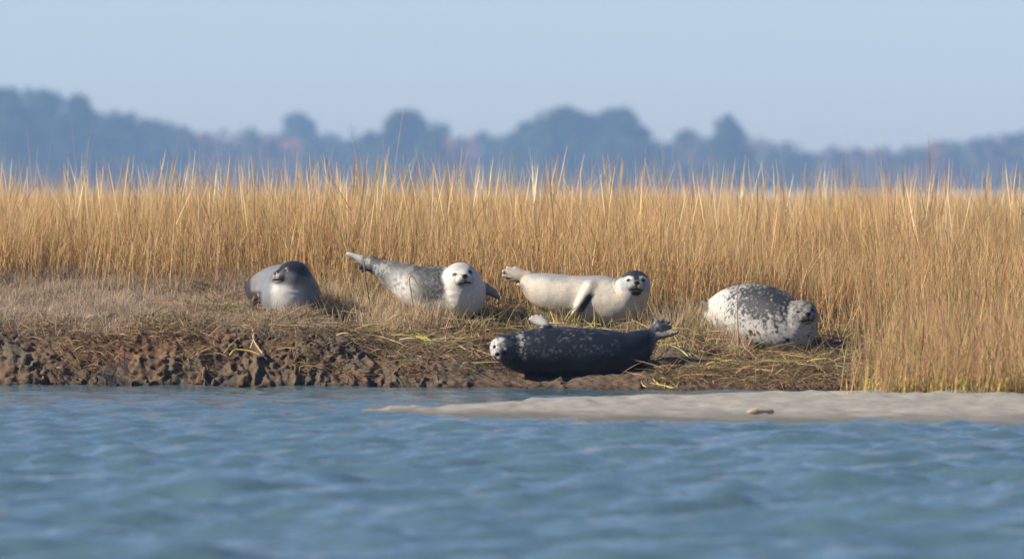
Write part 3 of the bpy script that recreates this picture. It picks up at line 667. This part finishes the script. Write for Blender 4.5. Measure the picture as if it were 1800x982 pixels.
x, y, u = xz(1300, 330, 1530, .35, 2.4); k = clear(x, y) & (fbm(p3(x * 2, y * 2, 41.), 2) > .42) & ~((x > -.3) & (x < 1.0) & (u < .7)); x, y = x[k], y[k]; n = len(x)
c = pick([(.36, .26, .13), (.42, .31, .17), (.30, .26, .10), (.22, .23, .07), (.34, .20, .11)], n, .25)
V, Q, C = strips(np.stack([x, y, ground_z(x, y) + .035], 1), rng.uniform(0, 6.283, n), np.abs(rng.normal(.05, .22, n)).clip(0, .8), rng.uniform(.16, .42, n), rng.uniform(0, .15, n), .009 * rng.uniform(.5, 1.3, n), rng.uniform(.5, 2.6, n), c, c * 1.1, 4)
tag(mesh_obj("scattered_straws", V, Q, M_BLADE, C, kind="stuff"), "long pale straws scattered over the bank between the seals", "plants")

# short thin upright grass around and in front of the seals
x, y, u = xz(9000, 560, 1540, .7, 3.6)
k = clear(x, y, 1.08) & (rng.random(len(x)) < sstep(.42, .6, fbm(p3(x * 2.2, y * 2.2, 21.), 3)) * sstep(.8, 1.9, u)); x, y = x[k], y[k]; n = len(x)
c = pick([(.38, .28, .16), (.44, .33, .18), (.26, .26, .08), (.40, .27, .17), (.34, .31, .12)], n)
V, Q, C = strips(np.stack([x, y, ground_z(x, y) - .01], 1), rng.uniform(0, 6.283, n), (1.45 - np.abs(rng.normal(0, .3, n))).clip(.95, 1.56), rng.uniform(.10, .30, n), rng.uniform(0, .3, n), .006 * rng.uniform(.5, 1.3, n), rng.uniform(0, 3.14, n), c, c * 1.1, 3)
tag(mesh_obj("low_grass", V, Q, M_BLADE, C, kind="stuff"), "short wispy grass growing between the seals", "grass")

x, y, u = xz(5200, 560, 800, 1.25, 2.7); x2, y2, u2 = xz(2600, 1150, 1300, 1.2, 2.8); x, y = np.r_[x, x2], np.r_[y, y2]
k = clear(x, y, 1.06) & (rng.random(len(x)) < sstep(.36, .6, fbm(p3(x * 2.6, y * 2.6, 25.), 3))); x, y = x[k], y[k]; n = len(x)
c = pick([(.40, .29, .20), (.44, .33, .22), (.36, .25, .17), (.46, .36, .20)], n)
V, Q, C = strips(np.stack([x, y, ground_z(x, y) - .01], 1), rng.uniform(0, 6.283, n), (1.42 - np.abs(rng.normal(0, .25, n))).clip(.92, 1.56), rng.uniform(.12, .34, n), rng.uniform(0, .35, n), .005 * rng.uniform(.5, 1.3, n), rng.uniform(0, 3.14, n), c, c * 1.15, 3)
tag(mesh_obj("wispy_grass", V, Q, M_BLADE, C, kind="stuff"), "fine pinkish tan grass beside the white-headed seal's flank", "grass")

# ------------------------------------------------------------------ single stalks and blades that stand out
def tube_mesh(P, r, ns=6):
    P = np.asarray(P); V, Fc = [], []
    for i, p in enumerate(P):
        t = P[min(i + 1, len(P) - 1)] - P[max(i - 1, 0)]; t /= np.linalg.norm(t) + 1e-9
        a_ = np.cross(t, [0.2, 1, .1]); a_ /= np.linalg.norm(a_); b_ = np.cross(t, a_)
        for j in range(ns):
            th = 2 * math.pi * j / ns; V.append(p + r[i] * (a_ * math.cos(th) + .55 * b_ * math.sin(th)))
    for i in range(len(P) - 1):
        for j in range(ns): Fc.append((i * ns + j, i * ns + (j + 1) % ns, (i + 1) * ns + (j + 1) % ns, (i + 1) * ns + j))
    Fc.append(tuple(range(ns))[::-1]); Fc.append(tuple((len(P) - 1) * ns + j for j in range(ns)))
    return np.array(V), Fc
def stalk(name, label, lines, d, colr, wpx=2.2, cat="grass stalk"):
    vs_, fs_, o_ = [], [], 0
    for ln in lines:
        P = spline([(p[0], p[1], (p[2] if len(p) > 2 else 0), 0) for p in ln], 6)
        Wp = np.array([W(p[0], p[1], d + p[2]) for p in P])
        rr = wpx * .5 * d / F * (1.15 - .9 * np.linspace(0, 1, len(P)) ** 2)
        v, f = tube_mesh(Wp, rr); vs_.append(v); fs_ += [tuple(i + o_ for i in q_) for q_ in f]; o_ += len(v)
    v = np.vstack(vs_); b = W(lines[0][0][0], lines[0][0][1], d)
    c = .54 * np.array(colr) * (.8 + .4 * fbm(v * 15, 3)[:, None])
    return tag(mesh_obj(name, v, fs_, M_STEM, c, True, loc=b), label, cat)
def gd(px, py):                                     # distance at which the ground shows at this pixel
    dd = np.arange(39.0, 46, .02); x = (px - CX) * dd / F
    z = ground_z(x, dd); pz = CAMZ - (py - HZ) * dd / F
    k = np.argmax(z >= pz); return dd[k] if k > 0 else 42.0
STK = [
 ("grass_tuft", "yellow-green flattened blade bundle lying on the bank below the white-headed seal", [[(768, 606), (735, 588), (700, 572), (680, 566)], [(764, 604), (730, 582), (690, 569)], [(760, 603), (725, 588), (692, 577)], [(750, 598), (715, 576), (676, 568)]], (.44, .42, .09), 4.2),
 ("grass_stalk", "yellow bent stalk low on the mud below the leftmost seal", [[(404, 624), (414, 615), (440, 617), (463, 626)]], (.55, .40, .06), 3.6),
 ("grass_stalk", "yellow arched stalk on the grey growth left of the leftmost seal", [[(268, 540), (290, 534), (312, 534), (332, 543)]], (.50, .42, .12), 3.2),
 ("grass_stalk", "upright broken tan stalk crossing the spotted seal's body", [[(1298, 616, -.35), (1297, 580, -.35), (1296, 540, -.35), (1297, 500, -.35)], [(1298, 616, -.35), (1299, 595, -.35), (1297, 578, -.35)]], (.48, .31, .17), 2.8),
 ("grass_stalk", "reddish upright stalk crossing the raised tail of the white-headed seal", [[(652, 556, -.5), (646, 510, -.5), (640, 470, -.5), (637, 425, -.5)], [(648, 525, -.5), (641, 480, -.5), (643, 440, -.5)]], (.38, .22, .14), 2.2),
 ("grass_stalk", "orange kinked stalk in front of the white-headed seal's flank", [[(726, 540, -.35), (722, 512, -.35), (719, 490, -.35), (724, 485, -.35), (736, 503, -.35), (746, 520, -.35)]], (.58, .40, .16), 2.6),
 ("grass_stalk", "yellow-green curved stalk below the cream seal's front flipper", [[(993, 563, -.3), (1000, 551, -.3), (1008, 543, -.3), (1014, 538, -.3)]], (.48, .42, .12), 2.6),
 ("grass_stalk", "upright yellow stalk in front of the cream seal's chest", [[(1046, 576, -.35), (1045, 555, -.35), (1044, 530, -.35)]], (.55, .42, .16), 2.6),
 ("grass_stalk", "reddish straw slanting over the bank right of the leftmost seal", [[(607, 556), (630, 574), (650, 592), (668, 622)]], (.42, .24, .13), 2.4),
 ("grass_stalk", "orange-tan straw slanting below the spotted seal", [[(1290, 614), (1306, 626), (1328, 643)]], (.50, .33, .18), 3.4),
 ("grass_tuft", "yellow blades sprouting at the waterline right of the black seal", [[(1138, 682), (1130, 676), (1127, 668)], [(1166, 684), (1150, 668), (1134, 660)], [(1186, 683), (1160, 676), (1142, 673)], [(1168, 682), (1172, 660), (1178, 648)], [(1190, 680), (1198, 662), (1210, 655)], [(1196, 686), (1176, 668), (1162, 662)]], (.50, .40, .10), 3.0),
 ("grass_tuft", "pale green blades leaning on the bank right of the black seal's tail", [[(1212, 628), (1192, 612), (1160, 602)], [(1208, 632), (1198, 608), (1190, 596)], [(1216, 626), (1190, 606), (1156, 598)]], (.36, .38, .16), 3.0),
 ("grass_stalk", "pale straw hooked over the mud below the leftmost seal", [[(462, 622), (450, 606), (444, 592), (441, 572)], [(440, 612), (446, 590), (438, 566)]], (.50, .40, .24), 2.6),
 ("grass_stalk", "long tan straw lying level on the mud left of the black seal", [[(606, 586), (660, 590), (700, 602), (716, 610)]], (.50, .36, .16), 2.8),
 ("grass_stalk", "broken tan straw beside the black seal's white face", [[(790, 596), (815, 612), (840, 622)], [(834, 618), (844, 628), (849, 632)]], (.44, .32, .19), 3.2),
 ("grass_tuft", "tan straws heaped in the leftmost seal's shadow", [[(530, 566), (560, 553), (588, 545)], [(540, 560), (570, 548), (592, 548)], [(520, 572), (548, 556), (572, 540)], [(575, 574), (580, 560), (574, 550)]], (.36, .23, .13), 2.6),
 ("grass_stalk", "tan straw lying across the ground in front of the white-headed seal", [[(805, 562), (830, 568), (858, 570)], [(808, 586), (820, 572), (830, 566)]], (.56, .42, .20), 3.0),
]
for nm, lab, lines, colr, wpx in STK:
    py0 = lines[0][0]; off = len(py0) > 2
    if off:
        d = {1298: 41.0, 652: 41.9, 726: 41.8, 993: 41.75, 1046: 41.75}[py0[0]]
    else:
        d = gd(py0[0], py0[1])
        lines = [[(p[0], p[1], gd(p[0], p[1]) - d - .03) for p in ln] for ln in lines]
        lines = [[(p[0], p[1], float(np.clip(p[2], -.6, .6))) for p in ln] for ln in lines]
    stalk(nm, lab, lines, d, colr, wpx)

# driftwood on the sand
ds = 34.62; xd = (1336 - CX) * ds / F
zs = float(sand_z(xd, ds)[0]); P = np.array([[xd - .085, ds + .01, zs + .014], [xd - .06, ds, zs + .020], [xd - .02, ds, zs + .023], [xd + .03, ds, zs + .024], [xd + .07, ds, zs + .022], [xd + .09, ds + .01, zs + .016]])
v, f = tube_mesh(P, [.008, .017, .020, .018, .020, .012], 10)
v = v + (np.stack([fbm(v * 30, 3), fbm(v * 30 + 9, 3), fbm(v * 30 + 21, 3)], 1) - .5) * .028
c = np.array([.27, .20, .155]) * (.7 + .6 * fbm(v * 25, 3)[:, None])
tag(mesh_obj("driftwood", v, f, M_STEM, c, True, loc=(xd, ds, zs)), "short pinkish driftwood lump on the sand bar's edge", "driftwood")

# ------------------------------------------------------------------ far trees
SKYX = [-900, -400, 0, 60, 145, 160, 230, 275, 320, 345, 400, 440, 470, 490, 575, 615, 650, 800, 840, 890, 1165, 1200, 1320, 1350, 1450, 1540, 1600, 1640, 1700, 1750, 1800, 2400]
SKYY = [150, 155, 160, 162, 172, 188, 206, 216, 230, 238, 238, 234, 240, 242, 242, 248, 242, 240, 240, 242, 254, 252, 254, 260, 264, 264, 267, 256, 248, 246, 240, 235]
def leaves(centers, radii, n, size, pal, seed):
    r = np.random.default_rng(seed); k = r.integers(0, len(centers), n)
    dv = r.normal(size=(n, 3)); dv /= np.linalg.norm(dv, axis=1)[:, None]
    p = np.array(centers)[k] + dv * np.array(radii)[k] * (r.random(n) ** .45)[:, None]
    a_ = r.normal(size=(n, 3)); a_ /= np.linalg.norm(a_, axis=1)[:, None]; b_ = np.cross(a_, r.normal(size=(n, 3))); b_ /= np.linalg.norm(b_, axis=1)[:, None]
    s = size * r.uniform(.5, 1.3, n)[:, None]
    V = np.stack([p - a_ * s, p - b_ * s * .5, p + a_ * s, p + b_ * s * .5], 1).reshape(-1, 3)
    C = np.repeat(np.array(pal)[r.integers(0, len(pal), n)] * (1 + .2 * r.normal(size=(n, 1))), 4, 0)
    return V, np.arange(4 * n).reshape(n, 4), C
GREEN = [(.045, .07, .03), (.06, .085, .035), (.035, .055, .025)]
RUST = [(.24, .10, .06), (.18, .09, .07), (.27, .12, .06)]
DUN = [(.13, .10, .08), (.11, .09, .07), (.10, .10, .06)]
GZ = .28
def tree(label, px, py, d, wpx, shape, pal=GREEN, seed=0, n=6000):
    r = np.random.default_rng(100 + seed); x = (px - CX) * d / F; top = CAMZ - (py - HZ) * d / F; w = wpx * d / F / 2; h = top - GZ
    root = empty("tree", (x, d, GZ)); tag(root, label, "tree", "trees on the far shore")
    cs, rs = [], []
    for i in range(44):
        t = r.random() ** 1.15
        if shape == "cone": zz = h * (.22 + .74 * t); rad = w * (1.05 - .95 * t)
        else: zz = h * (.08 + .86 * t); rad = w * 1.3 * math.sqrt(max(.02, 1 - t ** 1.25))
        an = r.uniform(0, 6.283); q_ = rad * .72 * math.sqrt(r.random())
        rr = w * r.uniform(.22, .46) * (1.1 - .45 * t) * (1 - .35 * t if shape == "cone" else 1)
        zz = min(zz, h - rr * .85)
        cs.append((q_ * math.cos(an), q_ * math.sin(an), zz)); rs.append((rr, rr, rr * .85))
    cs.append((0, 0, h - w * .30)); rs.append((w * .34, w * .34, w * .30))
    V, Q, C = leaves(cs, rs, n, 1.1, pal, seed)
    mesh_obj("crown", V, Q, M_LEAF, C, parent=root)
    tv, tf = [], []; o_ = 0
    segs = [([(0, 0, -.3), (.1, 0, h * .3), (-.1, .1, h * .6), (0, 0, h * .9)], [.5, .42, .28, .08])]
    for c_ in cs[:8]: segs.append(([(0, 0, c_[2] * .55), (c_[0] * .5, c_[1] * .5, c_[2] * .8), c_], [.2, .15, .05]))
    for P, rr in segs:
        v, f = tube_mesh(np.array(P, float), rr, 6); tv.append(v); tf += [tuple(i + o_ for i in q_) for q_ in f]; o_ += len(v)
    v = np.vstack(tv)
    mesh_obj("trunk", v, tf, M_BARK, np.tile([.09, .07, .055], (len(v), 1)), parent=root)
TREES = [
 ("tall dark tree at the far left edge of the skyline", 18, 156, 760, 95, "round", GREEN),
 ("tall dark tree, second from the left on the skyline", 75, 158, 780, 85, "round", GREEN),
 ("dark tree ending the high left part of the skyline", 138, 168, 770, 80, "round", GREEN),
 ("mid-height tree stepping down from the high left woods", 205, 200, 800, 90, "round", GREEN),
 ("lower tree between the high left woods and the first gap", 262, 212, 820, 80, "round", GREEN),
 ("small dark tree on the skyline above the left grass", 322, 224, 840, 55, "round", GREEN),
 ("pale rounded tree standing alone above the leftmost seal", 525, 199, 900, 82, "round", GREEN + DUN[:1]),
 ("broad round-topped dark tree above the white-headed seal's back", 722, 193, 780, 112, "round", GREEN),
 ("low shoulder tree left of the broad round-topped tree", 650, 232, 820, 60, "round", GREEN),
 ("left half of the twin-topped dark clump above the cream seal", 985, 186, 790, 130, "round", GREEN),
 ("right half of the twin-topped dark clump above the cream seal", 1092, 188, 780, 100, "round", GREEN),
 ("rounded tree filling the dip of the twin-topped clump", 1042, 199, 800, 90, "round", GREEN),
 ("low tree on the left flank of the twin-topped clump", 925, 214, 810, 70, "round", GREEN),
 ("small low tree left of the pointed tree on the skyline", 1206, 229, 860, 52, "round", GREEN),
 ("pointed conical tree on the skyline above the spotted seal", 1278, 203, 790, 92, "cone", GREEN),
 ("low rust-tinted tree at the right skyline's first rise", 1655, 250, 860, 80, "round", GREEN + RUST[:1]),
 ("dark tree at the right edge of the skyline", 1790, 236, 840, 95, "round", GREEN),
 ("dark tree left of the rightmost tree on the skyline", 1722, 244, 850, 80, "round", GREEN),
]
for i, t in enumerate(TREES): tree(*t[:3], t[3] * 1.85, t[4] * 1.5, *t[5:], seed=i)
cs, rs, pals = [], [], []
parts = []; r = np.random.default_rng(5)
for i in range(420):
    px = r.uniform(-900, 2700); d = r.uniform(1480, 1740); x = (px - CX) * d / F
    top = CAMZ - (np.interp(px, SKYX, SKYY) + r.uniform(-6, 12) - HZ) * d / F - GZ
    w = r.uniform(3.4, 9.0); c_ = []
    for k in range(9): c_.append((x + r.normal(0, w * .5), d + r.normal(0, w * .5), GZ + top * r.uniform(.02, .85)))
    c_.append((x, d, GZ + top - w * .35))
    pal = GREEN if r.random() < .5 else (DUN if r.random() < .6 else RUST)
    if -50 < px < 120 and r.random() < .5: pal = RUST + DUN
    parts.append(leaves(c_, [(w * .55, w * .55, w * .5)] * len(c_), 220, 1.9, pal, 900 + i))
V, Q, C = merge(parts)
tag(mesh_obj("woodland", V, Q, M_LEAF, C, kind="stuff"), "hazy blue belt of far woods behind the marsh", "woods")

# ------------------------------------------------------------------ air
m = bpy.data.materials.new("haze_air"); m.use_nodes = True; n = m.node_tree.nodes; l = m.node_tree.links
n.remove(n["Principled BSDF"]); pv = n.new("ShaderNodeVolumePrincipled")
pv.inputs["Color"].default_value = (.34, .56, .92, 1); pv.inputs["Density"].default_value = .00036; pv.inputs["Anisotropy"].default_value = 0
l.new(pv.outputs[0], n["Material Output"].inputs["Volume"])
x0, x1, y0, y1, z0, z1 = -2560, 2560, -160, 1880, -2.5, 48
v = [(x, y, z) for x in (x0, x1) for y in (y0, y1) for z in (z0, z1)]
f = [(0, 1, 3, 2), (4, 6, 7, 5), (0, 4, 5, 1), (2, 3, 7, 6), (0, 2, 6, 4), (1, 5, 7, 3)]
o = mesh_obj("haze", v, f, m, kind="stuff")
